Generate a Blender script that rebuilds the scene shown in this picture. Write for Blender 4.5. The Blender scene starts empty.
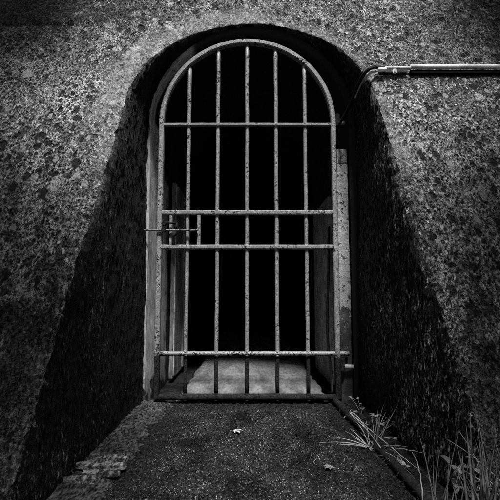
import bpy, bmesh, math, random
import numpy as np
from mathutils import Vector, Matrix

random.seed(7)
rng = np.random.default_rng(11)
S = bpy.context.scene
COL = S.collection
R = math.radians

# ------------------------------------------------------------------ layout (metres; camera at Y=0, ground at Z=0)
XC, RW = 0.0075, 0.5825          # recess: centre and half width
ZS = 1.54                        # springing height of every arch
YG = 2.28                        # plane of the gate
YR = 2.30                        # back of the recess
SL0, SLK = 1.006, 0.59           # battered face: Y = SL0 + SLK * Z
ZTOP = 3.0
def slope_y(z): return SL0 + SLK * z

# ------------------------------------------------------------------ numpy noise
def _h(i, j, k, seed):
    n = (i * 374761393 + j * 668265263 + k * 2147483647 + seed * 974634541) & 0xFFFFFFFF
    n = ((n ^ (n >> 13)) * 1274126177) & 0xFFFFFFFF
    n = ((n ^ (n >> 16)) * 2246822519) & 0xFFFFFFFF
    return ((n ^ (n >> 15)) & 0xFFFFFF) / float(0xFFFFFF)
def vnoise(p, scale, seed=0):
    q = p * scale
    i = np.floor(q).astype(np.int64); f = q - i
    f = f * f * (3 - 2 * f)
    r = 0
    for dx in (0, 1):
        for dy in (0, 1):
            for dz in (0, 1):
                w = (f[:, 0] if dx else 1 - f[:, 0]) * (f[:, 1] if dy else 1 - f[:, 1]) * (f[:, 2] if dz else 1 - f[:, 2])
                r = r + w * _h(i[:, 0] + dx, i[:, 1] + dy, i[:, 2] + dz, seed)
    return r * 2 - 1
def fbm(p, scale, oct=4, gain=0.5, seed=0):
    a, t, r = 1.0, 0.0, 0
    for o in range(oct):
        r = r + a * vnoise(p + 3.7 * o, scale * 2 ** o, seed + o); t += a; a *= gain
    return r / t
def sstep(a, b, x):
    t = np.clip((x - a) / (b - a), 0, 1); return t * t * (3 - 2 * t)

# ------------------------------------------------------------------ material helpers
class NT:
    def __init__(s, name):
        s.m = bpy.data.materials.new(name); s.m.use_nodes = True
        s.t = s.m.node_tree; s.b = s.t.nodes['Principled BSDF']
        s.co = s.t.nodes.new('ShaderNodeTexCoord').outputs['Object']
    def n(s, kind, **kw):
        nd = s.t.nodes.new(kind)
        for k, v in kw.items(): setattr(nd, k, v)
        return nd
    def put(s, sock, v):
        if isinstance(v, bpy.types.NodeSocket): s.t.links.new(v, sock)
        elif sock.type == 'RGBA' and not hasattr(v, '__len__'): sock.default_value = (v, v, v, 1)
        else: sock.default_value = v
    def map(s, scale, src=None):
        nd = s.n('ShaderNodeMapping'); s.put(nd.inputs['Vector'], src or s.co); nd.inputs['Scale'].default_value = scale
        return nd.outputs[0]
    def noise(s, scale, detail=4, rough=0.6, vec=None, dist=0):
        nd = s.n('ShaderNodeTexNoise'); s.put(nd.inputs['Vector'], vec or s.co)
        nd.inputs['Scale'].default_value = scale; nd.inputs['Detail'].default_value = detail
        nd.inputs['Roughness'].default_value = rough; nd.inputs['Distortion'].default_value = dist
        return nd.outputs['Fac']
    def vor(s, scale, vec=None, out='Distance', feature='F1', rand=1.0):
        nd = s.n('ShaderNodeTexVoronoi', feature=feature); s.put(nd.inputs['Vector'], vec or s.co)
        nd.inputs['Scale'].default_value = scale; nd.inputs['Randomness'].default_value = rand
        return nd.outputs[out]
    def ramp(s, fac, *stops):
        nd = s.n('ShaderNodeValToRGB'); s.put(nd.inputs[0], fac)
        e = nd.color_ramp.elements
        while len(e) < len(stops): e.new(0.5)
        for el, (p, v) in zip(e, stops): el.position = p; el.color = (v, v, v, 1)
        return nd.outputs[0]
    def mr(s, v, a, b, c=0.0, d=1.0):
        nd = s.n('ShaderNodeMapRange'); nd.interpolation_type = 'SMOOTHSTEP'
        s.put(nd.inputs[0], v)
        for i, q in enumerate((a, b, c, d)): s.put(nd.inputs[i + 1], q)
        return nd.outputs[0]
    def math(s, op, a, b=0.0, clamp=False):
        nd = s.n('ShaderNodeMath', operation=op, use_clamp=clamp); s.put(nd.inputs[0], a); s.put(nd.inputs[1], b)
        return nd.outputs[0]
    def mix(s, f, a, b):                       # scalar mix
        nd = s.n('ShaderNodeMix'); s.put(nd.inputs[0], f); s.put(nd.inputs[2], a); s.put(nd.inputs[3], b)
        return nd.outputs[0]
    def attr(s, name):
        nd = s.n('ShaderNodeAttribute', attribute_name=name); return nd.outputs['Fac']
    def sep(s):
        nd = s.n('ShaderNodeSeparateXYZ'); s.put(nd.inputs[0], s.co); return nd.outputs
    def done(s, col, rough=0.8, bump=None, dist=0.004, strength=1.0, metal=0.0, spec=0.5):
        s.put(s.b.inputs['Base Color'], col); s.put(s.b.inputs['Roughness'], rough)
        s.b.inputs['Metallic'].default_value = metal; s.put(s.b.inputs['Specular IOR Level'], spec)
        if bump is not None:
            nd = s.n('ShaderNodeBump'); nd.inputs['Distance'].default_value = dist; nd.inputs['Strength'].default_value = strength
            s.put(nd.inputs['Height'], bump); s.put(s.b.inputs['Normal'], nd.outputs[0])
        return s.m

def mat_concrete():
    t = NT('weathered_concrete')
    raw_co = t.co; t.co = t.map((1, .62, .62))
    warp = t.n('ShaderNodeVectorMath', operation='ADD')
    nz = t.n('ShaderNodeTexNoise'); t.put(nz.inputs['Vector'], t.co); nz.inputs['Scale'].default_value = 30
    sc = t.n('ShaderNodeVectorMath', operation='SCALE'); t.put(sc.inputs[0], nz.outputs['Color']); sc.inputs['Scale'].default_value = 0.02
    t.put(warp.inputs[0], t.co); t.put(warp.inputs[1], sc.outputs[0]); W = warp.outputs[0]
    moss, skim = t.attr('moss'), t.attr('skim')
    big = t.noise(2.4, 3, 0.6)
    mid = t.noise(15, 5, 0.7)
    grain = t.noise(110, 4, 0.75)
    fine = t.noise(260, 2, 0.7)
    col = t.mr(grain, 0.40, 0.66, 0.020, 0.54)
    col = t.math('MULTIPLY', col, t.mr(fine, 0.30, 0.64, 0.25, 1.5))
    col = t.math('MULTIPLY', col, t.mr(mid, 0.34, 0.68, 0.50, 1.3))
    col = t.math('MULTIPLY', col, t.mr(big, 0.32, 0.66, 0.62, 1.2))
    # pale single aggregate stones
    vc = t.n('ShaderNodeTexVoronoi'); t.put(vc.inputs['Vector'], W); vc.inputs['Scale'].default_value = 75
    rnd = t.n('ShaderNodeSeparateColor'); t.put(rnd.inputs[0], vc.outputs['Color'])
    stone = t.math('MULTIPLY', t.mr(vc.outputs['Distance'], 0.5, 0.25), t.mr(rnd.outputs[0], 0.78, 0.86))
    col = t.mix(stone, col, 0.6)
    # smoother mortar skim round the arch
    smooth = t.math('MULTIPLY', t.mr(t.noise(45, 6, 0.8), 0.34, 0.68, 0.07, 0.46), t.mr(fine, 0.3, 0.66, 0.6, 1.2))
    col = t.mix(t.math('MULTIPLY', skim, 0.75), col, smooth)
    # pits with black algae
    def pits(scale, thr, lo, hi):
        v = t.n('ShaderNodeTexVoronoi'); t.put(v.inputs['Vector'], W); v.inputs['Scale'].default_value = scale
        c = t.n('ShaderNodeSeparateColor'); t.put(c.inputs[0], v.outputs['Color'])
        return t.math('MULTIPLY', t.mr(v.outputs['Distance'], hi, lo), t.mr(c.outputs[1], thr, thr + 0.05))
    clump = t.mr(t.noise(5, 4, 0.6), 0.38, 0.55)
    p = t.math('MAXIMUM', t.math('MULTIPLY', pits(30, 0.40, 0.31, 0.43), clump), t.math('MULTIPLY', pits(62, 0.42, 0.24, 0.48), t.mr(t.noise(8, 4, 0.6), 0.42, 0.58)))
    p = t.math('MAXIMUM', p, t.math('MULTIPLY', pits(19, 0.48, 0.28, 0.39), t.mr(t.noise(3.5, 4, 0.6), 0.42, 0.56)))
    p = t.math('MULTIPLY', p, t.mix(skim, 1.0, 0.35))
    col = t.mix(t.math('MULTIPLY', p, 0.93), col, 0.012)
    # pale lichen discs
    v = t.n('ShaderNodeTexVoronoi'); t.put(v.inputs['Vector'], W); v.inputs['Scale'].default_value = 7.5
    c = t.n('ShaderNodeSeparateColor'); t.put(c.inputs[0], v.outputs['Color'])
    edge = t.math('ADD', v.outputs['Distance'], t.mr(mid, 0.3, 0.7, -0.12, 0.12))
    lich = t.math('MULTIPLY', t.mr(edge, 0.24, 0.17), t.mr(c.outputs[2], 0.68, 0.72))
    lich = t.math('MULTIPLY', lich, t.mr(grain, 0.36, 0.5, 0.25, 1))
    col = t.mix(t.math('MULTIPLY', lich, 0.8), col, t.mr(fine, .3, .7, .30, .66))
    v2 = t.n('ShaderNodeTexVoronoi'); t.put(v2.inputs['Vector'], W); v2.inputs['Scale'].default_value = 19
    c2 = t.n('ShaderNodeSeparateColor'); t.put(c2.inputs[0], v2.outputs['Color'])
    spot = t.math('MULTIPLY', t.mr(t.math('ADD', v2.outputs['Distance'], t.mr(grain, 0.3, 0.7, -0.12, 0.12)), 0.27, 0.18), t.mr(c2.outputs[0], 0.76, 0.80))
    col = t.mix(t.math('MULTIPLY', spot, 0.7), col, 0.48)
    # black moss and algae; the mask also carries painted falloff at the wall ends
    mcol = t.mr(t.noise(85, 5, 0.85), 0.46, 0.68, 0.004, 0.26)
    mk = t.mr(t.math('ADD', moss, t.mr(t.noise(22, 5, 0.75), 0.25, 0.75, -0.38, 0.38)), 0.4, 0.62)
    col = t.mix(t.math('MULTIPLY', mk, 0.92), col, mcol)
    h = t.math('ADD', t.math('MULTIPLY', grain, 1.0), t.math('MULTIPLY', fine, 0.5))
    h = t.math('SUBTRACT', h, t.math('MULTIPLY', p, 1.2))
    h = t.math('ADD', h, t.math('MULTIPLY', stone, 0.5))
    return t.done(col, 0.9, h, 0.012, 1.0, spec=0.15)

def mat_reveal():
    t = NT('shaded_wet_algae_concrete')
    streak = t.noise(1, 4, 0.65, t.map((80, 80, 34)))
    streak2 = t.noise(1, 4, 0.7, t.map((170, 170, 70)))
    edge = t.attr('edge')
    patch = t.noise(4.5, 5, 0.65)
    run = t.noise(1, 4, 0.6, t.map((14, 14, 1.2)))
    col = t.math('ADD', t.mr(streak, 0.50, 0.68, 0.004, 0.40), t.math('MULTIPLY', t.mr(t.noise(120, 3, .7), 0.50, 0.68, 0.0, 0.16), t.mr(patch, .42, .6)))  # pale flecks also stand in for glints on the facets
    col = t.math('MULTIPLY', col, t.mr(streak2, 0.42, 0.64, 0.05, 1.7))
    col = t.math('MULTIPLY', col, t.mr(patch, 0.38, 0.64, 0.25, 1.6))
    col = t.math('MULTIPLY', col, t.mr(run, 0.34, 0.66, 0.4, 1.7))
    col = t.math('MULTIPLY', col, t.attr('recess_shade'))  # shade multiplied into the colour of the recess walls
    raw = t.math('MULTIPLY', t.mr(t.noise(95, 4, 0.75), 0.36, 0.7, 0.02, 0.42), 1.0)
    col = t.mix(edge, col, raw)
    h = t.math('ADD', streak, t.math('MULTIPLY', streak2, 0.7))
    return t.done(col, t.mr(streak2, 0.35, 0.65, 0.7, 0.42), h, 0.03, 1.0, spec=0.2)

def mat_asphalt():
    t = NT('worn_asphalt')
    t.co = t.map((1, .6, 1))
    v = t.n('ShaderNodeTexVoronoi'); t.put(v.inputs['Vector'], t.co); v.inputs['Scale'].default_value = 165
    c = t.n('ShaderNodeSeparateColor'); t.put(c.inputs[0], v.outputs['Color'])
    stone = t.math('MULTIPLY', t.mr(v.outputs['Distance'], 0.6, 0.2), t.mr(c.outputs[0], 0.45, 1.0, 0.0, 1.0))
    mid = t.noise(7, 6, 0.75); fine = t.noise(120, 4, 0.85)
    col = t.math('ADD', 0.015, t.math('MULTIPLY', stone, 0.20))
    col = t.math('MULTIPLY', col, t.mr(fine, 0.38, 0.64, 0.08, 2.3))
    col = t.math('MULTIPLY', col, t.mr(mid, 0.36, 0.62, 0.25, 1.6))
    dk = t.math('ADD', t.attr('edge_dark'), t.mr(t.noise(30, 5, 0.75), 0.3, 0.7, -0.35, 0.35))
    col = t.mix(t.mr(dk, 0.25, 0.75), col, t.mr(fine, 0.4, 0.7, 0.003, 0.05))
    h = t.math('ADD', t.math('MULTIPLY', stone, 1.0), fine)
    return t.done(col, t.mr(fine, 0.3, 0.7, 0.95, 0.7), h, 0.010, 1.0, spec=0.1)

def mat_simple(name, lo, hi, scale=30, rough=0.85, bumpd=0.004, stretch=None, a=0.3, b=0.7, spec=0.3, det=5):
    t = NT(name)
    vec = t.map(stretch) if stretch else None
    n1 = t.noise(scale, det, 0.7, vec); n2 = t.noise(scale * 0.18, 3, 0.6, vec)
    col = t.math('MULTIPLY', t.mr(n1, a, b, lo, hi), t.mr(n2, 0.3, 0.7, 0.6, 1.25))
    return t.done(col, rough, n1, bumpd, 0.8, spec=spec)

def mat_steel():
    t = NT('flaking_galvanised_steel')
    z = t.sep()[2]
    n = t.noise(75, 5, 0.8); n2 = t.noise(14, 4, 0.7); speck = t.noise(240, 3, 0.75)
    pale = t.math('MULTIPLY', t.mr(speck, 0.3, 0.7, 0.10, 0.36), t.mr(n2, 0.3, 0.7, 0.65, 1.2))
    # rust flecks: sparse above, nearly solid dark below the low rail
    low_dark = t.mr(z, 0.275, 0.215, 0.0, 0.36)
    k = t.math('ADD', n, t.math('MULTIPLY', t.math('SUBTRACT', n2, 0.5), 0.6))
    k = t.math('ADD', k, low_dark)
    rust = t.mr(k, 0.55, 0.64)
    col = t.mix(rust, pale, t.mr(speck, 0.4, 0.72, 0.003, 0.05))
    h = t.math('SUBTRACT', t.math('MULTIPLY', speck, 0.3), t.math('MULTIPLY', rust, 0.5))
    return t.done(col, t.mix(rust, 0.45, 0.9), h, 0.0025, 0.9, spec=t.mix(rust, 0.4, 0.06))

def mat_whitewash():
    t = NT('streaked_whitewash')
    g = t.noise(1, 7, 0.8, t.map((70, 70, 10))); p = t.noise(9, 5, 0.7); f = t.noise(160, 3, 0.7)
    col = t.math('MULTIPLY', t.mr(g, 0.30, 0.66, 0.45, 0.95), t.mr(p, 0.34, 0.66, 0.55, 1.05))
    col = t.math('MULTIPLY', col, t.mr(f, 0.3, 0.7, 0.85, 1.1))
    z = t.sep()[2]
    dirt = t.math('ADD', t.mr(z, 0.28, 0.0, 0.0, 0.7), t.mr(p, 0.3, 0.7, -0.25, 0.25))
    col = t.mix(t.mr(dirt, 0.45, 0.75), col, 0.03)
    sk = t.math('ADD', t.attr('tunnel_shade'), t.mr(p, 0.3, 0.7, -0.2, 0.2))  # painted shade, blended over the whitewash
    col = t.mix(t.mr(sk, 0.25, 0.8), col, 0.014)
    return t.done(col, 0.75, g, 0.006, 0.7, spec=0.25)

def mat_post():
    t = NT('peeling_painted_post')
    p = t.noise(26, 5, 0.65); q = t.noise(8, 4, 0.6); f = t.noise(120, 3, 0.75)
    z = t.sep()[2]
    k = t.math('ADD', p, t.mr(z, 0.62, 0.35, 0.0, 0.25))
    k = t.math('ADD', k, t.mr(z, 1.22, 1.34, 0.0, 0.05))
    bare = t.mr(k, 0.565, 0.63)
    col = t.mix(bare, t.mr(f, 0.3, 0.7, 0.20, 0.36), t.mr(q, 0.3, 0.7, 0.02, 0.09))
    flake = t.math('MULTIPLY', t.math('MULTIPLY', t.mr(p, 0.50, 0.53), t.mr(p, 0.56, 0.53)), t.mr(z, 0.62, 0.8))
    col = t.mix(flake, col, 0.5)
    return t.done(col, 0.7, t.math('SUBTRACT', f, bare), 0.004, 0.8, spec=0.3)

M = dict(
    plaster=mat_simple('dull_plaster', 0.22, 0.46, 20, 0.85, 0.003, spec=0.1),
    strip_shadow=mat_simple('shadow_black', 0.001, 0.008, 150, 0.95, 0.004, spec=0.02),  # near-black for the painted shadow below the wall tube
    concrete=mat_concrete(), reveal=mat_reveal(), asphalt=mat_asphalt(), steel=mat_steel(), white=mat_whitewash(), post=mat_post(),
    soil=mat_simple('damp_soil', 0.002, 0.045, 110, 0.95, 0.012, spec=0.05),
    grassland=mat_simple('rough_grass', 0.02, 0.09, 25, 0.9, 0.02),
    tunnel_shade=mat_simple('shade_dark_render', 0.010, 0.035, 14, 0.9, 0.006),  # tunnel darkness put into the colour of vault and end wall
    floor=mat_simple('trodden_concrete', 0.11, 0.22, 60, 0.8, 0.008, stretch=(1, .3, 1), a=0.34, b=0.66, spec=0.12, det=12),
    kerb=mat_simple('mossy_mortar', 0.004, 0.13, 95, 0.9, 0.012, stretch=(1, .45, 1), a=0.38, b=0.68, spec=0.08, det=6),
    slate=mat_simple('grey_slate', 0.015, 0.30, 70, 0.6, 0.012, stretch=(1, .5, 1), a=.42, b=.62, spec=0.3),
    board=mat_simple('grey_timber', 0.10, 0.34, 1, 0.75, 0.004, stretch=(60, 60, 9), a=0.3, b=0.7, det=8),
    dark=mat_simple('black_rubber', 0.004, 0.035, 90, 0.5, 0.003, spec=0.3),
    rusty=mat_simple('rusty_iron', 0.002, 0.035, 120, 0.85, 0.003, spec=0.08),
    pale=mat_simple('pale_plastic', 0.74, 0.90, 60, 0.4, 0.0008, spec=0.5),
    lead=mat_simple('dull_lead', 0.30, 0.55, 90, 0.5, 0.001),
    dry=mat_simple('dry_grass', 0.18, 0.48, 40, 0.6, 0.0005),
    green=mat_simple('green_blade', 0.06, 0.20, 40, 0.5, 0.0005, spec=0.4),
    leafm=mat_simple('weed_leaf', 0.12, 0.32, 60, 0.5, 0.0005, spec=0.4),
    moss=mat_simple('dark_moss_leaf', 0.008, 0.10, 40, 0.7, 0.001),
    fallen=mat_simple('pale_dead_leaf', 0.22, 0.55, 80, 0.6, 0.0008),
    grit=mat_simple('mixed_grit', 0.01, 0.13, 70, 0.8, 0.001, a=0.38, b=0.66),
)

# ------------------------------------------------------------------ object helpers
def tag(o, label=None, cat=None, group=None, kind=None):
    if label: o['label'] = label
    if cat: o['category'] = cat
    if group: o['group'] = group
    if kind: o['kind'] = kind
    return o
def thing(name, label, cat, loc=(0, 0, 0), group=None):
    o = bpy.data.objects.new(name, None); COL.objects.link(o); o.location = loc; o.empty_display_size = 0.1
    return tag(o, label, cat, group)
def link(name, me, mat, parent=None, smooth=True):
    me.materials.append(mat)
    if smooth:
        me.polygons.foreach_set('use_smooth', [True] * len(me.polygons))
    o = bpy.data.objects.new(name, me); COL.objects.link(o)
    if parent:
        o.parent = parent
        o.matrix_parent_inverse = Matrix.Translation(parent.location).inverted() if parent.type == 'EMPTY' else Matrix.Identity(4)
    return o
def obj(name, bm, mat, parent=None, smooth=False, bevel=0.0):
    bmesh.ops.recalc_face_normals(bm, faces=bm.faces)
    me = bpy.data.meshes.new(name); bm.to_mesh(me); bm.free()
    o = link(name, me, mat, parent, smooth)
    if bevel:
        md = o.modifiers.new('bevel', 'BEVEL'); md.width = bevel; md.segments = 2; md.limit_method = 'ANGLE'
    return o
def grid(name, V, mat, parent=None, attrs={}, flip=False):
    """V: (n, m, 3) array -> one mesh"""
    n, m, _ = V.shape
    idx = np.arange(n * m).reshape(n, m)
    q = np.stack([idx[:-1, :-1], idx[1:, :-1], idx[1:, 1:], idx[:-1, 1:]], -1).reshape(-1, 4)
    if flip: q = q[:, ::-1]
    me = bpy.data.meshes.new(name)
    me.vertices.add(n * m); me.vertices.foreach_set('co', np.ascontiguousarray(V, dtype=np.float32).ravel())
    me.loops.add(q.size); me.loops.foreach_set('vertex_index', np.ascontiguousarray(q, dtype=np.int32).ravel())
    me.polygons.add(len(q)); me.polygons.foreach_set('loop_start', np.arange(0, q.size, 4, dtype=np.int32))
    me.update(calc_edges=True)
    for k, a in attrs.items():
        at = me.attributes.new(k, 'FLOAT', 'POINT'); at.data.foreach_set('value', np.ascontiguousarray(a, dtype=np.float32).ravel())
    return link(name, me, mat, parent)
def box(bm, x0, x1, y0, y1, z0, z1):
    r = bmesh.ops.create_cube(bm, size=1)
    for v in r['verts']:
        v.co = Vector((x0 + (v.co.x + .5) * (x1 - x0), y0 + (v.co.y + .5) * (y1 - y0), z0 + (v.co.z + .5) * (z1 - z0)))
    return r['verts']
def tube(bm, pts, rad, n=10, cap=True, sect=None):
    """sweep a round (or given 2D) section along points"""
    P = [Vector(p) for p in pts]; N = len(P)
    rr = rad if hasattr(rad, '__len__') else [rad] * N
    T = [(P[min(i + 1, N - 1)] - P[max(i - 1, 0)]).normalized() for i in range(N)]
    up = Vector((0, 1, 0)) if abs(T[0].y) < 0.9 else Vector((1, 0, 0))
    rings = []
    for i in range(N):
        a = (up - T[i] * up.dot(T[i])).normalized(); up = a
        b = T[i].cross(a)
        if sect: cs = [(u, v) for u, v in sect]
        else: cs = [(math.cos(2 * math.pi * k / n) * rr[i], math.sin(2 * math.pi * k / n) * rr[i]) for k in range(n)]
        rings.append([bm.verts.new(P[i] + a * u + b * v) for u, v in cs])
    m = len(rings[0])
    for i in range(N - 1):
        for k in range(m):
            bm.faces.new((rings[i][k], rings[i][(k + 1) % m], rings[i + 1][(k + 1) % m], rings[i + 1][k]))
    if cap:
        bm.faces.new(rings[0][::-1]); bm.faces.new(rings[-1])
def spline(pts, n=8):
    P = [Vector(p) for p in pts]; out = []
    for i in range(len(P) - 1):
        a, b, c, d = P[max(i - 1, 0)], P[i], P[i + 1], P[min(i + 2, len(P) - 1)]
        for k in range(n):
            t = k / n
            out.append(0.5 * ((2 * b) + (c - a) * t + (2 * a - 5 * b + 4 * c - d) * t * t + (3 * b - a - 3 * c + d) * t ** 3))
    out.append(P[-1]); return out

# ------------------------------------------------------------------ the battered wall with its arched recess
wall = thing('concrete_wall', 'leaning weathered concrete wall pitted and lichen spotted, pierced by the arched recess', 'wall', (0, 1.3, 0))
ds = 0.0048
zs = np.arange(-0.06, ZS, ds)
na = int(math.pi * RW / ds)
th = np.linspace(math.pi, 0, na)
PX = np.concatenate([np.full(len(zs), XC - RW), XC + RW * np.cos(th), np.full(len(zs), XC + RW)])
PZ = np.concatenate([zs, ZS + RW * np.sin(th), zs[::-1]])
NX = np.concatenate([np.full(len(zs), -1.0), np.cos(th), np.full(len(zs), 1.0)])
NZ = np.concatenate([np.zeros(len(zs)), np.sin(th), np.zeros(len(zs))])
rcol = [0.0]
while rcol[-1] < 2.6: rcol.append(rcol[-1] + 0.0042 * (1 + 1.6 * max(0, rcol[-1] - 0.15)))
rcol = np.array(rcol)
NC = 190
L = YR - slope_y(PZ)
e = np.minimum(0.035, L * 0.25)[:, None]
nt = len(PX)
# face columns (u>=0) and reveal columns (u from 0 down to -L)
uf = np.repeat(rcol[None, :], nt, 0)
uc = -L[:, None] * (np.linspace(0, 1, NC) ** 1.0)[None, :]
def surf(u):
    r = (u + np.sqrt(u * u + e * e)) / 2
    q = (-u + np.sqrt(u * u + e * e)) / 2
    x = PX[:, None] + NX[:, None] * r; z = PZ[:, None] + NZ[:, None] * r
    y = slope_y(z) + np.minimum(q, L[:, None] + 0.02)
    return np.stack([x, y, z], -1), r, q
Vf, rf, qf = surf(uf)
Vc, rc, qc = surf(uc)
nrm_face = np.array([0, -1, SLK]) / math.hypot(1, SLK)
def wob(P):
    return fbm(P, 5, 3, 0.5, 40)
def disp_face(V, r):
    P = V.reshape(-1, 3)
    d = 0.010 * fbm(P, 4, 3, .5, 1) + 0.0050 * fbm(P, 28, 3, .65, 5) + 0.0034 * vnoise(P, 85, 9) + 0.0024 * vnoise(P, 150, 19)
    # lumps of exposed aggregate and lost pieces
    b = vnoise(P, 42, 12); d += 0.006 * np.clip(b - .35, 0, 1)
    c = vnoise(P, 24, 31) + 0.5 * vnoise(P, 55, 33); d -= 0.016 * np.clip(c - .55, 0, 1)
    # horizontal lift joint just above the arch
    jz = 2.10 + 0.012 * vnoise(P, 3, 61)
    d -= 0.012 * np.exp(-((P[:, 2] - jz) / 0.010) ** 2) * sstep(-.1, .5, vnoise(P * np.array([1, 0.1, 0.1]), 2.5, 66) + .5 * sstep(-.5, -.9, P[:, 0]) - .1)
    d += 0.006 * sstep(2.10, 2.13, P[:, 2])
    return d.reshape(V.shape[:2])
def disp_rev(V):
    P = V.reshape(-1, 3); Q = P * np.array([1, 1, .42])
    d = 0.012 * fbm(P, 3, 3, .5, 71) + 0.0065 * fbm(Q, 28, 3, .7, 75) + 0.0040 * vnoise(Q, 100, 79) + 0.008 * np.clip(vnoise(Q, 45, 88) - .3, 0, 1)
    return d.reshape(V.shape[:2])
df, dc_f, dc_r = disp_face(Vf, rf), disp_face(Vc, rc), disp_rev(Vc)
def apply(V, r, q, dface, drev):
    wf = sstep(0.0, 0.05, r)[..., None] ; wr = sstep(0.0, 0.10, q)[..., None]
    n_in = np.stack([-NX, 0 * NX, -NZ], -1)[:, None, :]
    k = sstep(0.0, 0.03, r - q + 0.015)[..., None]
    lim = np.clip((L[:, None] / 0.3), 0, 1)[..., None]
    chip = fbm(V.reshape(-1, 3) , 14, 4, .6, 90).reshape(V.shape[:2])[..., None]
    near = np.exp(-(r + q) / 0.06)[..., None]
    out = V + k * nrm_face * dface[..., None] + (1 - k) * n_in * drev[..., None] * lim
    out = out - n_in * (np.clip(chip, -.1, 1) * 0.034 * near * (0.35 + .65 * lim))
    return out
Vf = apply(Vf, rf, qf, df, df)
Vc = apply(Vc, rc, qc, dc_f, dc_r)
Vc[:, 0] = Vf[:, 0]
# flatten into the bank above the top edge
top = Vf[..., 2] > ZTOP
Vf[..., 2] = np.where(top, ZTOP + 0.06 * (Vf[..., 2] - ZTOP), Vf[..., 2])
P = Vf.reshape(-1, 3)
X, Z = P[:, 0], P[:, 2]
rr = rf.ravel()
low = sstep(0.82 , 0.26, Z + 0.16 * sstep(0, .5, X) + 0.18 * fbm(P, 3, 4, .6, 120) ) * 0.9
lowl = sstep(0.95, 0.40, Z + 0.2 * fbm(P, 3, 3, .5, 123)) * sstep(-.55, -.95, X) * 0.55
upper = sstep(2.06, 2.16, Z + 0.04 * fbm(P, 6, 3, .5, 124)) * (0.30 + 0.34 * sstep(-.2, -.9, X)) 
streaks = 0.46 * sstep(0.05, 0.5, fbm(P * np.array([1, .2, .25]), 4.5, 4, .6, 130))
end_falloff = 0.30 * sstep(-.95, -1.25, X + .12 * fbm(P, 3, 3, .5, 133)) + 0.22 * sstep(1.1, 1.35, X + .12 * fbm(P, 3, 3, .5, 134))  # light falloff painted towards both ends of the wall
moss = np.clip(np.maximum.reduce([low, lowl, upper, streaks * .8]) + end_falloff, 0, 1)
skim = sstep(0.20, 0.08, rr + 0.08 * fbm(P, 5, 4, .6, 140)) * sstep(1.15, 1.55, Z) * sstep(0.30, -0.05, X)
skim = np.maximum(skim, 0.7 * sstep(0.10, 0.02, rr + 0.05 * fbm(P, 7, 4, .6, 141)) * sstep(0.9, 1.2, Z))
face = grid('sloping_face', Vf, M['concrete'], wall, dict(moss=moss, skim=skim), flip=False)
edge = np.exp(-(qc.ravel() / 0.045) ** 2) * 0.85 * sstep(-.3, .35, fbm(Vc.reshape(-1, 3), 18, 3, .6, 150)) * sstep(.5, 1.0, Vc.reshape(-1, 3)[:, 2])
Pc = Vc.reshape(-1, 3)
recess_shade = np.clip(1.0 - (Pc[:, 1] - 1.4) / 0.75 + .5 * fbm(Pc, 4, 3, .6, 155), 0.12, 1) * np.where(Pc[:, 0] < 0, 0.42, 2.6)  # painted shade: darker deeper into the recess and on the left side
rev = grid('reveal', Vc, M['reveal'], wall, dict(edge=edge, recess_shade=recess_shade), flip=True)
tag(face, 'grey pitted sloping face with black moss and pale lichen'); tag(rev, 'black algae streaked side walls of the recess, shade painted in towards the back')

# ------------------------------------------------------------------ the tunnel behind
tun = thing('tunnel', 'dark arched tunnel behind the barred gate with streaked pale jamb on its left', 'tunnel', (0, 2.4, 0))
XL, XR = -0.567, 0.562
def arch_profile(x0, x1, zs_, n=40, z0=-0.05):
    c, r = (x0 + x1) / 2, (x1 - x0) / 2
    pts = [(x0, z0 + (zs_ - z0) * k / 14) for k in range(14)]
    pts += [(c + r * math.cos(math.pi - math.pi * k / n), zs_ + r * math.sin(math.pi * k / n)) for k in range(n + 1)]
    pts += [(x1, zs_ - (zs_ - z0) * (k + 1) / 14) for k in range(14)]
    return pts
pr = arch_profile(XL, XR, ZS - 0.01)
def barrel(y0, y1, step, name, mat, ring=None, sel=slice(None), amp=0.004):
    ys = list(np.arange(y0, y1, step)) + [y1]
    A = np.array([[(x, y, z) for y in ys] for x, z in pr])
    if ring:
        c = (XL + XR) / 2
        o = np.array([[(x + (-ring if x < c - .3 else ring if x > c + .3 else 0) * min(1, abs(x - c) / .5), y0, z + ring * max(0, (z - ZS) / .55))] for x, z in pr])
        A = np.concatenate([o, A], 1)
    A = A[sel]
    P = A.reshape(-1, 3)
    d = amp * fbm(P * np.array([1, 1, .3]), 9, 3, .6, 200)
    P[:, 0] -= np.sign(P[:, 0]) * d
    return grid(name, A, mat, tun, flip=False)
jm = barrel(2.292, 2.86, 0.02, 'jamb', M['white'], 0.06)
co = np.empty(len(jm.data.vertices) * 3, dtype=np.float32); jm.data.vertices.foreach_get('co', co); co = co.reshape(-1, 3)
shade_mask = np.maximum.reduce([sstep(-.42, -.25, co[:, 0]), sstep(2.42, 2.60, co[:, 1]) * sstep(1.15, 1.45, co[:, 2]), sstep(2.33, 2.40, co[:, 1]) * sstep(1.52, 1.65, co[:, 2]), 0.55 * sstep(2.55, 2.85, co[:, 1]), 0.45 * (co[:, 1] < 2.297)])  # shade painted over crown, right side, depth and front ring of the lining
at = jm.data.attributes.new('tunnel_shade', 'FLOAT', 'POINT'); at.data.foreach_set('value', shade_mask.astype(np.float32))
tag(jm, 'jamb lining, pale and streaked on the left, shade painted over the crown and right')
barrel(2.86, 7.0, 0.12, 'vault', M['tunnel_shade'], 0.0, amp=0.012)
bm = bmesh.new(); box(bm, -0.7, 0.7, 7.0, 7.1, -0.1, 2.3); obj('end_wall', bm, M['tunnel_shade'], tun)

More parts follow.
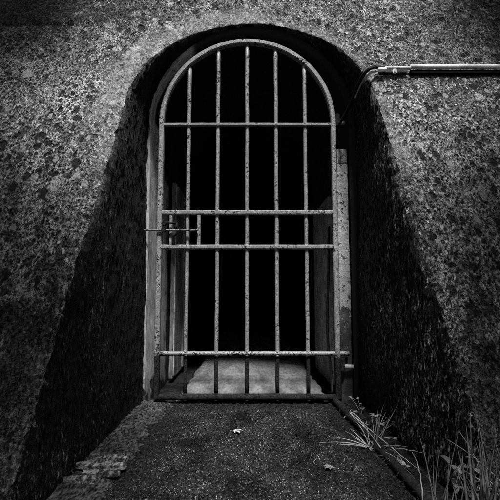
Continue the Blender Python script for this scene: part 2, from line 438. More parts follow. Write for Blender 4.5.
# floor slab between its two gutters
xs = np.arange(-0.395, 0.431, 0.012); ys = np.arange(2.315, 7.0, 0.03)
A = np.array([[(x, y, 0.0) for y in ys] for x in xs]); P = A.reshape(-1, 3)
P[:, 2] = 0.020 + 0.006 * fbm(P, 5, 4, .6, 210)
side = np.minimum(P[:, 0] + 0.395, 0.43 - P[:, 0])
P[:, 2] -= 0.018 * sstep(0.02, 0.0, side + 0.012 * vnoise(P, 30, 212))
P[:, 0] += 0.012 * vnoise(P, 12, 213) * sstep(.06, 0, side)
tag(grid('floor', A, M['floor'], None, flip=True), kind='structure')

# ------------------------------------------------------------------ ground, path, kerb
def sheet(name, x0, x1, y0, y1, z, mat, amp=0.0, step=None):
    nx = 2 if not step else int((x1 - x0) / step) + 2; ny = 2 if not step else int((y1 - y0) / step) + 2
    A = np.array([[(x, y, z) for y in np.linspace(y0, y1, ny)] for x in np.linspace(x0, x1, nx)]); P = A.reshape(-1, 3)
    if amp: P[:, 2] += amp * (fbm(P, 6, 3, .5, 301) + .7 * fbm(P, 40, 3, .7, 302) + .5 * vnoise(P, 120, 305))
    return grid(name, A, mat, None, flip=True)
tag(sheet('ground', -60, 60, -60, 60, -0.03, M['soil']), kind='structure')
pth = tag(sheet('path', -0.50, 0.56, 0.35, 2.315, 0.0, M['asphalt'], 0.007, 0.006), kind='structure')
co = np.empty(len(pth.data.vertices) * 3, dtype=np.float32); pth.data.vertices.foreach_get('co', co); co = co.reshape(-1, 3).astype(float)
edge_dark = np.maximum.reduce([sstep(.16, .0, co[:, 0] + .43), sstep(.20, .02, .49 - co[:, 0]), sstep(2.08, 2.24, co[:, 1])]) * .8 + .35 * fbm(co, 4, 4, .6, 320)  # darker along both sides and towards the gate, broken up by noise
at = pth.data.attributes.new('edge_dark', 'FLOAT', 'POINT'); at.data.foreach_set('value', np.clip(edge_dark, 0, 1).astype(np.float32))
tag(sheet('forecourt', -3.5, 3.5, -12, 0.35, -0.004, M['asphalt'], 0.004, 0.08), kind='structure')
def border(name, x0, x1, xe, z, mat, amp, seed):
    """strip whose inner edge (at xe) dips raggedly under the path"""
    A = np.array([[(x, y, z) for y in np.arange(.35, 2.32, .007)] for x in np.arange(x0, x1, .007)]); P = A.reshape(-1, 3)
    n = fbm(P, 7, 5, .65, seed)
    inn = (P[:, 0] - xe) * (1 if xe > 0 else -1)          # >0 away from the path
    P[:, 2] += amp * (n + .8 * fbm(P, 38, 3, .7, seed + 9)) + np.clip(inn * .35 + .022 * fbm(P, 5, 4, .6, seed + 20), -.03, .012)
    return tag(grid(name, A, mat, None, flip=True), kind='structure')
border('verge', 0.40, 0.645, 0.475, 0.0, M['soil'], 0.008, 330)
border('kerb', -0.625, -0.33, -0.415, 0.0, M['kerb'], 0.009, 340)
hx = np.linspace(-14, 14, 40); hy = np.linspace(3.2, 30, 40)
A = np.array([[(x, y, 0.0) for y in hy] for x in hx]); P = A.reshape(-1, 3)
P[:, 2] = ZTOP - 0.02 + 0.10 * (P[:, 1] - 3.2) * (1 + .3 * fbm(P, .2, 3, .5, 9))
tag(grid('hill', A, M['grassland'], None, flip=True), kind='structure')

# ------------------------------------------------------------------ the gate
GC, GW = -0.0145, 0.483
gate = thing('arched_gate', 'arched steel bar gate with flaking pale paint closed across the tunnel mouth', 'gate', (GC, YG, 0.0))
st = M['steel']
# hoop: flat bar bent over the top and down both stiles
hp = [(GC - GW, YG, 0.03 + (ZS - 0.03) * k / 20) for k in range(20)]
hp += [(GC - GW * math.cos(math.pi * k / 48), YG, ZS + GW * math.sin(math.pi * k / 48)) for k in range(49)]
hp += [(GC + GW, YG, ZS - (ZS - 0.03) * (k + 1) / 20) for k in range(20)]
c = 0.005
def rsect(a, b):      # a: half depth (Y), b: half width
    return [(a, b - c), (a - c, b), (-a + c, b), (-a, b - c), (-a, -b + c), (-a + c, -b), (a - c, -b), (a, -b + c)]
bm = bmesh.new(); tube(bm, hp, 1, sect=rsect(0.019, 0.0135)); obj('frame', bm, st, gate)
def jit(a): return random.uniform(-a, a)
bx_ = [-0.345 + 0.164 * k for k in range(5)]
for x in bx_:
    ztop = ZS + math.sqrt(GW ** 2 - (x - GC) ** 2) - 0.008
    pts = [(x + jit(.0012), YG + 0.004 + jit(.001), 0.035 + (ztop - 0.035) * k / 24) for k in range(25)]
    bm = bmesh.new(); tube(bm, pts, [0.0108 + jit(.0005) for _ in pts], 12); obj('bar', bm, st, gate, True)
def rail(z, h, d, x0, x1, mat=st, rnd=False, sag=0):
    bm = bmesh.new(); n = 30
    pts = [(x0 + (x1 - x0) * k / n, YG - 0.002, z + jit(.0006) + sag * math.sin(math.pi * k / n)) for k in range(n + 1)]
    for bxx in bx_:
        for sz in (-1, 1):
            r = bmesh.ops.create_icosphere(bm, subdivisions=2, radius=1)
            for v in r['verts']: v.co = Vector((bxx + v.co.x * .0125 * (1 + jit(.2)), YG - .003 + v.co.y * .013, z + sz * (h / 2 - .001) + v.co.z * .0055 * (1 + jit(.3))))
    if rnd: tube(bm, pts, [h / 2 + jit(.0008) for _ in pts], 12)
    else: tube(bm, pts, 1, sect=rsect(d / 2, h / 2))
    return obj('rail', bm, mat, gate, rnd)
rail(1.530, 0.018, 0.030, GC - GW + .012, GC + GW - .012)
rail(1.026, 0.024, 0.032, GC - GW - .004, GC + GW - .006)
rail(0.836, 0.024, 0.032, GC - GW - .004, GC + GW - .006)
rail(0.262, 0.027, 0.032, GC - GW - .012, GC + GW + .062, rnd=True)
tag(rail(0.035, 0.034, 0.032, GC - GW - .004, GC + GW + .004, M['rusty'], True), 'black rusty bottom rail')
# latch
lat_bm = bmesh.new(); box(lat_bm, -0.443, -0.427, YG - 0.014, YG + 0.010, 0.846, 1.014)
latch = obj('latch', lat_bm, st, gate, bevel=0.003)
bm = bmesh.new(); box(bm, -0.291, -0.272, YG - 0.014, YG + 0.010, 0.846, 1.014); obj('stop', bm, st, latch, bevel=0.003)
bm = bmesh.new(); tube(bm, [(-0.600 + 0.318 * k / 12, YG - 0.030, 0.926 + jit(.0008)) for k in range(13)], 0.0068, 10)
tube(bm, [(-0.600, YG - 0.030, 0.926), (-0.606, YG - .030, .926)], 0.009, 10); obj('bolt', bm, st, latch, True)
bm = bmesh.new(); tube(bm, [(-0.478, YG - .032, .962), (-.452, YG - .034, .968), (-.424, YG - .032, .9655), (-.400, YG - .032, .966)], 0.006, 10)
tube(bm, [(-.400, YG - .032, .966), (-.399, YG - .030, .93)], .006, 8); obj('handle', bm, M['rusty'], latch, True)
for (x, z) in ((-.470, .962), (-.414, .905), (-.470, .926)):
    bm = bmesh.new(); tube(bm, [(x, YG - .044, z), (x, YG - .012, z)], 0.013, 6); obj('nut', bm, M['rusty'], latch)
# hinges on the right
def hinge(z, w):
    bm = bmesh.new()
    tube(bm, [(GC + GW + .026, YG - .004, z - .035), (GC + GW + .026, YG - .004, z + .035)], 0.015, 12)
    box(bm, GC + GW + .008, GC + GW + .026, YG - .012, YG + .004, z - .022, z + .022)
    h = obj('hinge', bm, M['rusty'], gate, bevel=0.003)
    bm = bmesh.new(); tube(bm, [(GC + GW + .026, YG - .004, z - .010), (GC + GW + .03 + w, YG + .002, z - .014)], 0.012, 10); obj('pintle', bm, M['lead'], h, True)
hinge(1.555, .035); hinge(0.205, .055)

# hinge post on the right
post = thing('gate_post', 'narrow peeling painted post behind the right edge of the gate', 'post', (0.54, 2.31, 0))
xs = np.linspace(0, 1, 8)
def roughbox(x0, x1, y0, y1, z0, z1, amp=.003, step=.012):
    bm = bmesh.new(); box(bm, x0, x1, y0, y1, z0, z1)
    n = int((z1 - z0) / step)
    es = [ed for ed in bm.edges if abs(ed.verts[0].co.z - ed.verts[1].co.z) > .01]
    bmesh.ops.subdivide_edges(bm, edges=es, cuts=n, use_grid_fill=True)
    P = np.array([v.co[:] for v in bm.verts]); d = fbm(P, 22, 3, .6, 400) * amp; d2 = fbm(P, 22, 3, .6, 410) * amp
    for v, a, b in zip(bm.verts, d, d2): v.co.x += a; v.co.y += b
    return bm
obj('lower_post', roughbox(0.492, 0.553, 2.306, 2.36, -0.01, 1.312), M['post'], post, bevel=.004)
obj('upper_post', roughbox(0.494, 0.551, 2.310, 2.36, 1.317, 1.40), M['post'], post, bevel=.004)

# boards standing against the tunnel walls
brd = thing('timber_board', 'upright grey timber board standing against the left tunnel wall behind the gate', 'board', (-.53, 3.1, 0))
obj('plank', roughbox(-0.552, -0.527, 2.90, 3.46, 0.0, 1.36), M['board'], brd, bevel=.003)
bm = bmesh.new(); box(bm, -0.5265, -0.520, 2.905, 2.935, 0.02, 1.355); obj('edge_batten', bm, M['lead'], brd, bevel=.001)
bm = bmesh.new(); box(bm, -0.5265, -0.512, 3.25, 3.30, 0.02, 1.30); obj('batten', bm, M['board'], brd, bevel=.002)
tag(obj('grey_panel', roughbox(0.515, 0.540, 2.72, 3.35, 0.0, 1.22), M['plaster'], None, bevel=.003),
    'dim grey panel leaning on the right tunnel wall behind the gate', 'panel')
bm = bmesh.new()
tube(bm, spline([(0.497, 2.60, 1.0), (0.490, 2.60, .72), (0.476, 2.58, .50), (.470, 2.56, .30), (.480, 2.52, .12), (.47, 2.45, .03), (.455, 2.40, .012)], 8), 0.008, 10)
tag(obj('hanging_cable', bm, M['dark'], None, True), 'thin black cable hanging down inside the tunnel beside the right jamb', 'cable')

# ------------------------------------------------------------------ conduit on the right of the arch
con = thing('wall_conduit', 'pale pipe run fixed across the wall right of the arch', 'pipe', (0.9, 2.0, 1.73))
def on_face(x, z, off): 
    return (x, slope_y(z) - off, z)
bm = bmesh.new(); tube(bm, [on_face(0.800 + .12 * k, 1.706 + .0004 * k, .034) for k in range(18)], 0.0112, 14); obj('tube', bm, M['pale'], con, True)
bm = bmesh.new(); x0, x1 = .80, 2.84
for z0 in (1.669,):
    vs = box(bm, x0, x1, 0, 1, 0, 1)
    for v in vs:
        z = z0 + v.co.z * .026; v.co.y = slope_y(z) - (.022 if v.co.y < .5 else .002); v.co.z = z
obj('shadow_strip', bm, M['strip_shadow'], con, bevel=.002)  # dark strip standing in for the shadow under the tube
bm = bmesh.new(); tube(bm, [on_face(0.635 + .0185 * k, 1.700, .030) for k in range(10)], 0.0085, 12); obj('sleeve', bm, M['lead'], con, True)
bm = bmesh.new(); box(bm, 0.640, 0.780, slope_y(1.68) - .030, slope_y(1.68) - .008, 1.668, 1.687); obj('bracket', bm, M['dark'], con, bevel=.004)
for x in (0.715,):
    bm = bmesh.new(); y = slope_y(1.68) - .030
    tube(bm, [(x, y + .002, 1.6765), (x, y - .004, 1.6765)], 0.0125, 14); tube(bm, [(x, y - .004, 1.6765), (x, y - .009, 1.6765)], 0.006, 6)
    obj('bolt', bm, M['lead'], con)
bm = bmesh.new()
tube(bm, spline([on_face(.668, 1.700, .031), on_face(.650, 1.700, .032), on_face(.635, 1.699, .034), (.612, 1.955, 1.692), (.577, 1.945, 1.672), (.553, 1.985, 1.650), (.541, 2.08, 1.610), (.530, 2.17, 1.575), (.512, 2.235, 1.545), (.492, 2.262, 1.520)], 8), 0.0085, 12)
tag(obj('bent_pipe', bm, M['rusty'], None, True), 'dark bent pipe curving off the wall down to the top hinge', 'pipe')
bm = bmesh.new()
tube(bm, spline([on_face(.668, 1.6825, .038), on_face(.655, 1.681, .040), (.620, 1.968, 1.676), (.592, 1.960, 1.664), (.572, 1.975, 1.646), (.558, 2.02, 1.632), (.548, 2.09, 1.60)], 8), 0.0055, 10)
cab = obj('cable', bm, M['lead'], None, True); tag(cab, 'thin grey cable with a pale connector under the bent pipe', 'cable')
bm = bmesh.new(); tube(bm, [on_face(.632, 1.679, .040), on_face(.668, 1.6815, .040), on_face(.672, 1.682, .040)], [.0095, .0095, .006], 12); obj('connector', bm, M['pale'], cab, True)

# ------------------------------------------------------------------ hose along the right base of the recess
bm = bmesh.new()
tube(bm, spline([(0.462, 2.39, .018), (0.450, 2.25, .022), (0.462, 2.0, .020), (.476, 1.8, .022), (.480, 1.6, .020), (.487, 1.4, .021), (.496, 1.2, .020), (.52, .95, .02), (.60, .7, .02), (.8, .45, .02)], 10), 0.0155, 14)
tag(obj('hose', bm, M['dark'], None, True), 'black hose lying along the foot of the right recess wall', 'hose')

# ------------------------------------------------------------------ broken slates on the kerb, bottom left
labels = ['broken slate furthest back in the row lying on the left kerb', 'second broken slate from the back in the row on the left kerb', 'third broken slate from the back in the row on the left kerb', 'short front broken slate in the row on the left kerb']
for i, (x0, x1, y0, y1, z, rot) in enumerate(((-0.560, -0.425, 1.478, 1.508, .017, .05), (-.570, -.415, 1.425, 1.457, .014, -.06), (-.530, -.420, 1.376, 1.402, .012, .08), (-.570, -.475, 1.330, 1.358, .012, -.04))):
    bm = bmesh.new(); top_, bot = [], []
    cx, cy = (x0 + x1) / 2, (y0 + y1) / 2; n = 22
    for k in range(n):
        a = 2 * math.pi * k / n; ca, sa = math.cos(a), math.sin(a)
        s = 1 / max(abs(ca), abs(sa)) ; s = 0.5 * s + 0.5 * min(s, 1.15)
        x = cx + ca * s * (x1 - x0) / 2 * (1 + jit(.13)); y = cy + sa * s * (y1 - y0) / 2 * (1 + jit(.26))
        zz = z + .007 + .05 * (y - cy) + rot * (x - cx) * .4
        top_.append(bm.verts.new((x, y, zz + .008 + jit(.0015)))); bot.append(bm.verts.new((x, y, zz - .006)))
    bm.faces.new(top_); bm.faces.new(bot[::-1])
    for k in range(n): bm.faces.new((top_[k], bot[k], bot[(k + 1) % n], top_[(k + 1) % n]))
    tag(obj('broken_slate', bm, M['slate'], None), labels[i], 'slate', 'broken slates on the left kerb')

# ------------------------------------------------------------------ grit on the path (uncountable)
def scatter_stones(name, n, region, mat, size, z, kind='stuff'):
    base = bmesh.new(); bmesh.ops.create_icosphere(base, subdivisions=1, radius=1)
    bv = np.array([v.co[:] for v in base.verts]); bf = np.array([[v.index for v in f.verts] for f in base.faces]); base.free()
    x0, x1, y0, y1 = region
    c = np.stack([rng.uniform(x0, x1, n), rng.uniform(y0, y1, n), np.zeros(n)], 1)
    s = size[0] * (size[1] / size[0]) ** (rng.random(n) ** 2.5)
    k = rng.uniform(.7, 1.35, (n, 1, 3)); k[..., 2] *= .55
    a = rng.uniform(0, 6.28, n); ca, sa = np.cos(a)[:, None], np.sin(a)[:, None]
    V = bv[None] * k * s[:, None, None] * (1 + .38 * rng.uniform(-1, 1, (n, len(bv), 1)))
    V = np.stack([V[..., 0] * ca - V[..., 1] * sa, V[..., 0] * sa + V[..., 1] * ca, V[..., 2]], -1)
    V += c[:, None]; V[..., 2] += z + s[:, None] * .3
    me = bpy.data.meshes.new(name)
    F = (bf[None] + (np.arange(n) * len(bv))[:, None, None]).reshape(-1, 3)
    me.vertices.add(V.size // 3); me.vertices.foreach_set('co', V.astype(np.float32).ravel())
    me.loops.add(F.size); me.loops.foreach_set('vertex_index', F.astype(np.int32).ravel())
    me.polygons.add(len(F)); me.polygons.foreach_set('loop_start', np.arange(0, F.size, 3, dtype=np.int32))
    me.update(calc_edges=True)
    return tag(link(name, me, mat, None, False), kind=kind)
scatter_stones('grit', 9000, (-0.45, 0.50, 0.9, 2.3), M['grit'], (.0008, .0026), 0.0025)

# ------------------------------------------------------------------ leaves
def leaf_bm(bm, origin, heading, size, tilt=0.2, lobes=0, curl=.25, width=.45):
    n = 9; o = Vector(origin)
    f = Vector((math.cos(heading) * math.cos(tilt), math.sin(heading) * math.cos(tilt), math.sin(tilt)))
    s = Vector((-math.sin(heading), math.cos(heading), 0)); u = s.cross(f) * -1
    if u.z < 0: u = -u
    rows = []
    for k in range(n + 1):
        t = k / n
        w = width * size * math.sin(math.pi * min(1, t ** .8 * .97 + .02)) ** .8 * (1 + (lobes * .45 * math.cos(t * 17) if lobes else 0))
        cpt = o + f * size * t + u * size * (curl * t * (1 - t) - .25 * curl * t * t)
        rows.append([bm.verts.new(cpt + s * w * q + u * abs(q) * w * .35) for q in (-1, -.5, 0, .5, 1)])
    for k in range(n):
        for j in range(4): bm.faces.new((rows[k][j], rows[k][j + 1], rows[k + 1][j + 1], rows[k + 1][j]))
def leaf_obj(name, label, loc, size, heading, lobes, mat, group):
    bm = bmesh.new()
    for a, k in ((0, 1.0), (.9, .8), (-.9, .8), (1.9, .5), (-1.9, .5)) if lobes else ((0, 1),):
        leaf_bm(bm, loc, heading + a, size * k, .08, 0, .35, .26)
    tube(bm, [Vector(loc), Vector(loc) + Vector((-math.cos(heading) * size * .6, -math.sin(heading) * size * .6, .004))], size * .025, 5)
    o = obj(name, bm, mat, None, True)
    md = o.modifiers.new('thick', 'SOLIDIFY'); md.thickness = .0008
    return tag(o, label, 'leaf', group)
leaf_obj('fallen_leaf', 'pale fallen leaf in the middle of the path before the gate', (-0.062, 1.815, .010), .034, .2, True, M['fallen'], 'fallen leaves on the path')
leaf_obj('fallen_leaf', 'small dull fallen leaf on the path near the grass tuft', (0.268, 1.455, .010), .026, 2.6, True, M['leafm'], 'fallen leaves on the path')

# ------------------------------------------------------------------ grasses and weeds
def blade(bm, base, tip, bow, w, n=9):
    b, t = Vector(base), Vector(tip); mid = (b + t) / 2 + Vector(bow)
    pts = [(1 - k / n) ** 2 * b + 2 * (k / n) * (1 - k / n) * mid + (k / n) ** 2 * t for k in range(n + 1)]
    d = (t - b).normalized(); s = d.cross(Vector((random.uniform(-.4, .4), -1, .2))).normalized(); u = s.cross(d).normalized()
    rows = []
    for k, p in enumerate(pts):
        ww = w * (1 - (k / n) ** 1.8) * (.65 + .35 * min(1, 4 * k / n)) + .0002
        rows.append([bm.verts.new(p - s * ww), bm.verts.new(p - u * ww * .35), bm.verts.new(p + s * ww), bm.verts.new(p + u * ww * .15)])
    for k in range(n):
        for j in range(4): bm.faces.new((rows[k][j], rows[k][(j + 1) % 4], rows[k + 1][(j + 1) % 4], rows[k + 1][j]))
def px(u, v, Y):        # construction aid: metric point at depth Y seen along the survey ray of photo pixel (u, v)
    a = math.atan((250 - v) / 417) + R(5.5); z = Y * math.tan(a); zc = Y * math.cos(R(5.5)) + z * math.sin(R(5.5))
    return Vector(((u - 250) / 417 * zc, Y, z + .6))
def tuft(name, label, base, tips, w, mat, cat='grass', spread=.015, group=None):
    bm = bmesh.new()
    for t in tips:
        b = Vector(base) + Vector((jit(spread), jit(spread), 0)); t = Vector(t)
        L_ = (t - b).length
        blade(bm, b, t, (jit(.10) * L_, jit(.1) * L_, .10 * L_), w * random.uniform(.7, 1.2))
    return tag(obj(name, bm, mat, None, True), label, cat, group)
B = Vector((.468, 1.64, .0))
tips = [px(u, v, Y) for u, v, Y in ((384, 404, 1.62), (398, 405, 1.66), (390, 415, 1.6), (378, 410, 1.66), (372, 418, 1.68), (393, 424, 1.6), (386, 412, 1.7), (380, 422, 1.6),
                                    (350, 428, 1.72), (333, 437, 1.66), (318, 443, 1.60), (338, 445, 1.6), (352, 437, 1.66), (345, 431, 1.7), (366, 420, 1.7), (360, 432, 1.62), (402, 461, 1.42), (414, 474, 1.34), (396, 452, 1.5), (408, 447, 1.52), (390, 462, 1.45), (352, 418, 1.9), (346, 414, 1.95), (420, 486, 1.28))]
tuft('grass_tuft', 'pale dry grass tuft fanning out over the hose at the path edge', B, tips, .0028, M['dry'])
# leafy weed beside it
weed = thing('weed', 'small leafy weed growing beside the hose right of the dry tuft', 'weed', (.515, 1.56, 0))
bm = bmesh.new()
stems = [((.515, 1.56, 0), px(392, 441, 1.53)), ((.517, 1.55, 0), px(397, 463, 1.46)), ((.512, 1.57, 0), px(404, 468, 1.42))]
for b_, t_ in stems: tube(bm, spline([b_, (Vector(b_) + t_) / 2 + Vector((.008, 0, .02)), t_], 5), .0018, 6)
obj('stem', bm, M['leafm'], weed, True)
for (b_, t_) in stems:
    for k in range(5):
        bm = bmesh.new(); leaf_bm(bm, t_, k * 1.26 + jit(.3), random.uniform(.018, .028), random.uniform(.0, .9), 0, .4, .28)
        o = obj('leaf', bm, M['leafm'], weed, True); o.modifiers.new('thick', 'SOLIDIFY').thickness = .0006
# dry stalks lying against the hose
def stalk(label, pts, r, mat=M['dry'], group='dry stalks along the hose'):
    bm = bmesh.new(); q = spline(pts, 7); n = len(q)
    q = [p + Vector((jit(.0012), jit(.0012), jit(.0012))) for p in q]
    tube(bm, q, [r * (1 - .75 * k / n) * random.uniform(.85, 1.15) for k in range(n)], 7)
    return tag(obj('dry_stalk', bm, mat, None, True), label, 'stalk', group)
stalk('thick pale cane lying along the hose from the tuft toward the viewer', [px(430, 510, 1.2), px(410, 482, 1.34), px(391, 461, 1.48), px(372, 436, 1.66), px(362, 424, 1.75)], .0042)
stalk('thin pale stalk crossing above the hose behind the tuft', [px(350, 413, 1.95), px(363, 424, 1.82), px(380, 438, 1.62), px(403, 457, 1.46), px(420, 471, 1.36)], .0026, M['lead'])
stalk('crooked twig lying by the wall near the gate', [px(344, 418, 2.02), px(350, 413, 2.0), px(356, 415, 1.96), px(362, 422, 1.93), px(371, 426, 1.9)], .0034, M['lead'])
stalk('slender stalk slanting across the path edge below the weed', [px(386, 447, 1.6), px(404, 449, 1.5), px(423, 453, 1.42)], .0020)
stalk('long thin stalk rising at the bottom beside the right grasses', [px(424, 515, 1.16), px(421, 480, 1.18), px(417, 462, 1.22), px(412, 452, 1.25)], .0020)
# dead scraps lying on the verge
bm = bmesh.new()
for _ in range(260):
    x = random.uniform(.44, .60); y = random.uniform(.9, 2.25); a = random.uniform(0, 6.28); l = random.uniform(.012, .06)
    b = Vector((x, y, random.uniform(.004, .022)))
    blade(bm, b, b + Vector((math.cos(a) * l, math.sin(a) * l, jit(.012))), (0, 0, .006), random.uniform(.0006, .0018), 4)
tag(obj('plant_litter', bm, M['kerb'], None, True), kind='stuff')
# tall grasses in the near right corner
def grass(label, base, spec, w, mat):
    bm = bmesh.new()
    for (u, v, Y) in spec:
        t = px(u, v, Y); b = Vector(base) + Vector((jit(.03), jit(.03), 0))
        blade(bm, b, t, (jit(.02), jit(.02), .02), w * random.uniform(.8, 1.2), 12)
    return tag(obj('tall_grass', bm, mat, None, True), label, 'grass', 'tall grasses in the near right corner')
def spray(n, u0, u1, v0, v1, Y): return [(random.uniform(u0, u1), random.uniform(v0, v1), Y + jit(.06)) for _ in range(n)]
grass('upright grass clump with two long leaning blades, left of the corner grasses', (.455, 1.04, 0), [(419, 434, 1.06), (471, 432, 1.02), (443, 438, 1.05), (459, 431, 1.06), (433, 455, 1.04), (450, 452, 1.0)] + spray(3, 425, 465, 452, 486, 1.05), .0026, M['green'])
grass('dense dark grass clump with broad upright blades in the near right corner', (.53, 1.0, 0), [(475, 405, .98), (470, 408, 1.0), (483, 440, 1.0), (497, 432, .96), (462, 450, .98), (489, 450, .98), (478, 420, .97), (455, 440, 1.0), (496, 455, .95), (466, 425, 1.0)] + spray(9, 448, 500, 425, 480, .98), 0.0042, M['green'])
grass('thin grass clump at the right edge of the near corner', (.60, .97, 0), [(505, 425, .95), (499, 415, .96), (512, 440, .93), (490, 462, .94), (508, 455, .94)] + spray(5, 478, 515, 425, 475, .95), .0032, M['green'])
grass('flattened pale blades crossing sideways low in the near right corner', (.60, 1.06, .10), [(457, 428, 1.0), (450, 465, 1.02), (462, 463, 1.0), (448, 440, 1.03)], .0022, M['dry'])
def seedling(label, base, n, size, mat=M['leafm']):
    t = thing('weed', label, 'weed', base); b = Vector(base); bm = bmesh.new(); tops = []
    for k in range(n):
        tip = b + Vector((jit(.05), jit(.06), random.uniform(.015, .07))); tops.append(tip)
        tube(bm, spline([b, (b + tip) / 2 + Vector((0, 0, .012)), tip], 4), .0011, 5)
    obj('stem', bm, mat, t, True)
    for tip in tops:
        for k in range(3):
            bm = bmesh.new(); leaf_bm(bm, tip, random.uniform(0, 6.28), size * random.uniform(.7, 1.2), random.uniform(-.2, .8), 0, .4, .3)
            o = obj('leaf', bm, mat, t, True); o.modifiers.new('thick', 'SOLIDIFY').thickness = .0005
seedling('tiny weed sprouting between the gate hinge and the hose', (.53, 2.05, .005), 6, .018)
seedling('low sprawling weed at the foot of the right wall behind the grass tuft', (.55, 1.80, .005), 8, .022)
seedling('dark bushy weed among the near right grasses', (.56, 1.10, .08), 12, .026, M['green'])
# small leaves of creeper and moss cushions on the low parts of the wall
def creeper(name, label, n, xr, zr, seed):
    rnd = random.Random(seed); V, F = [], []
    for _ in range(n):
        x = rnd.uniform(*xr); z = zr[0] + (zr[1] - zr[0]) * rnd.random() ** 1.9
        y = slope_y(z) - rnd.uniform(.004, .028); s = rnd.uniform(.002, .0065)
        a = rnd.uniform(0, 6.28); tl = rnd.uniform(-.6, .9)
        f = Vector((math.cos(a), -.5 * rnd.random(), math.sin(a))).normalized(); q = f.cross(Vector((rnd.uniform(-.5, .5), -1, tl))).normalized(); o = Vector((x, y, z)); nn = q.cross(f)
        i = len(V)
        V += [o - f * s, o + q * s * .6 + nn * s * .2, o + f * s, o - q * s * .6 + nn * s * .2, o + nn * -.15 * s]
        F += [(i, i + 1, i + 4), (i + 1, i + 2, i + 4), (i + 2, i + 3, i + 4), (i + 3, i, i + 4)]
    me = bpy.data.meshes.new(name); me.from_pydata([v[:] for v in V], [], F)
    o = link(name, me, M['moss'], None, False)
    return tag(o, label, 'moss', None, 'stuff')
creeper('moss', 'leafy dark moss over the lower right of the sloping wall', 9000, (.60, 1.3), (.0, .62), 3)
creeper('moss', 'leafy dark moss over the lower left of the sloping wall', 9000, (-1.4, -.60), (.0, .62), 4)

# ------------------------------------------------------------------ two added, unseen trees behind the viewer, crowns placed to shade the wall ends
def tree(label, foot, lobes, seed):
    rnd = random.Random(seed); c = Vector(lobes[0][0])
    t = thing('shade_tree', label, 'tree', foot, 'added unseen trees shading the wall ends')
    bm = bmesh.new(); f = Vector(foot)
    tube(bm, spline([f, f + Vector((.05, .02, 1.0)), f.lerp(c, .55) + Vector((.1, 0, .3)), c], 6), [.16 - .006 * k for k in range(19)], 10)
    V, F = [], []
    for o_, rad, n in lobes:
        o_ = Vector(o_)
        tube(bm, spline([f.lerp(c, .6), (f.lerp(c, .6) + o_) / 2 + Vector((0, -.1, .2)), o_], 6), [.09 - .006 * q for q in range(13)], 7)
        for k in range(7):
            d = Vector((rnd.uniform(-1, 1), rnd.uniform(-1, 1), rnd.uniform(-.6, 1))).normalized() * rad * .8
            tube(bm, spline([o_ - d * .1, o_ + d * .45 + Vector((0, 0, .08)), o_ + d], 5), [.03 - .0022 * q for q in range(11)], 6)
        def ball(sd, lim):
            while True:
                v = Vector((rnd.gauss(0, sd), rnd.gauss(0, sd), rnd.gauss(0, sd)))
                if v.length < lim: return v
        clumps = [o_ + ball(.55, .85) * rad for _ in range(46)]
        for _ in range(n):
            o = rnd.choice(clumps) + ball(.15, .3) * rad
            a = Vector((rnd.gauss(0, 1), rnd.gauss(0, 1), rnd.gauss(0, .6))).normalized(); b = a.cross(Vector((rnd.gauss(0, .5), rnd.gauss(0, .5), 1))).normalized()
            s_ = rnd.uniform(.05, .10); i = len(V); V += [o - a * s_, o + b * s_ * .5, o + a * s_, o - b * s_ * .5]; F.append((i, i + 1, i + 2, i + 3))
    obj('trunk', bm, M['board'], t, True)
    me = bpy.data.meshes.new('crown'); me.from_pydata([v[:] for v in V], [], F); link('crown', me, M['moss'], t, False)
def toward_sun(p, d): return Vector(p) + d * Vector((math.sin(AZ) * math.cos(ELEV), -math.cos(AZ) * math.cos(ELEV), math.sin(ELEV)))
ELEV, AZ = R(61), R(9)                       # sun high, behind the viewer, a touch to the right
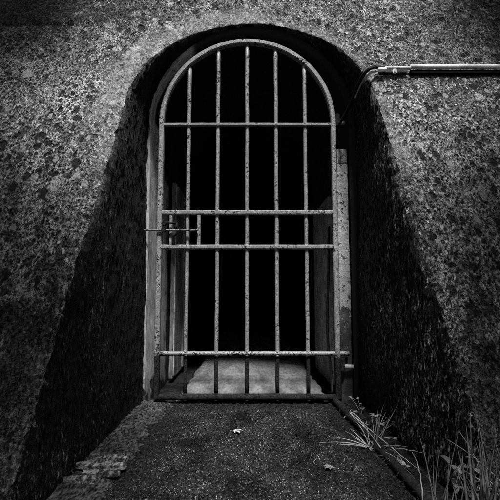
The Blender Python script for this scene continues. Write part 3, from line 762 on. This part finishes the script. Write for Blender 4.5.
tree('added unseen leafy tree left of the approach, its crown placed to shade the left end of the wall', (-3.0, -1.6, -.03),
     [(toward_sun((-1.66, 1.05, .10), 4.0), 1.40, 13000), (toward_sun((-1.72, 2.3, 2.1), 4.0), .85, 5000), (toward_sun((-1.80, 1.8, 1.25), 4.0), .80, 4500)], 5)
tree('added unseen leafy tree right of the approach, its crown placed to shade the right end of the wall', (3.2, -1.5, -.03),
     [(toward_sun((1.58, 1.05, .02), 4.0), 1.32, 13000), (toward_sun((1.80, 2.3, 2.1), 4.0), .85, 5000), (toward_sun((1.78, 1.6, 1.0), 4.0), .80, 4500)], 8)

# ------------------------------------------------------------------ light, sky, camera
world = bpy.data.worlds.new('World'); S.world = world; world.use_nodes = True
nt_ = world.node_tree; bg = nt_.nodes['Background']
sky = nt_.nodes.new('ShaderNodeTexSky'); sky.sky_type = 'NISHITA'; sky.sun_disc = False
sky.sun_elevation = ELEV; sky.sun_rotation = math.pi - AZ
bw = nt_.nodes.new('ShaderNodeRGBToBW'); nt_.links.new(sky.outputs[0], bw.inputs[0]); nt_.links.new(bw.outputs[0], bg.inputs['Color'])
bg.inputs['Strength'].default_value = 0.05
ld = bpy.data.lights.new('sun', 'SUN'); ld.energy = 4.6; ld.angle = R(9); ld.color = (1, 1, 1)
sun = bpy.data.objects.new('sun', ld); COL.objects.link(sun)
sd = Vector((math.sin(AZ) * math.cos(ELEV), -math.cos(AZ) * math.cos(ELEV), math.sin(ELEV)))
sun.rotation_euler = sd.to_track_quat('Z', 'Y').to_euler(); sun.location = sd * 20

cd = bpy.data.cameras.new('camera'); cam = bpy.data.objects.new('camera', cd); COL.objects.link(cam)
cam.location = (0, 0, 0.6); cam.rotation_euler = (R(95.5), 0, 0)
cd.sensor_width = 36; cd.lens = 36 * 417 / 500; cd.clip_start = 0.02; cd.clip_end = 500
S.camera = cam
S.view_settings.view_transform = 'Standard'; S.view_settings.look = 'None'
S.view_settings.exposure = 0.66; S.view_settings.gamma = 1.0
S.view_settings.use_curve_mapping = False
S.cycles.use_denoising = False; S.cycles.max_bounces = 5; S.cycles.diffuse_bounces = 4; S.cycles.sample_clamp_indirect = 4
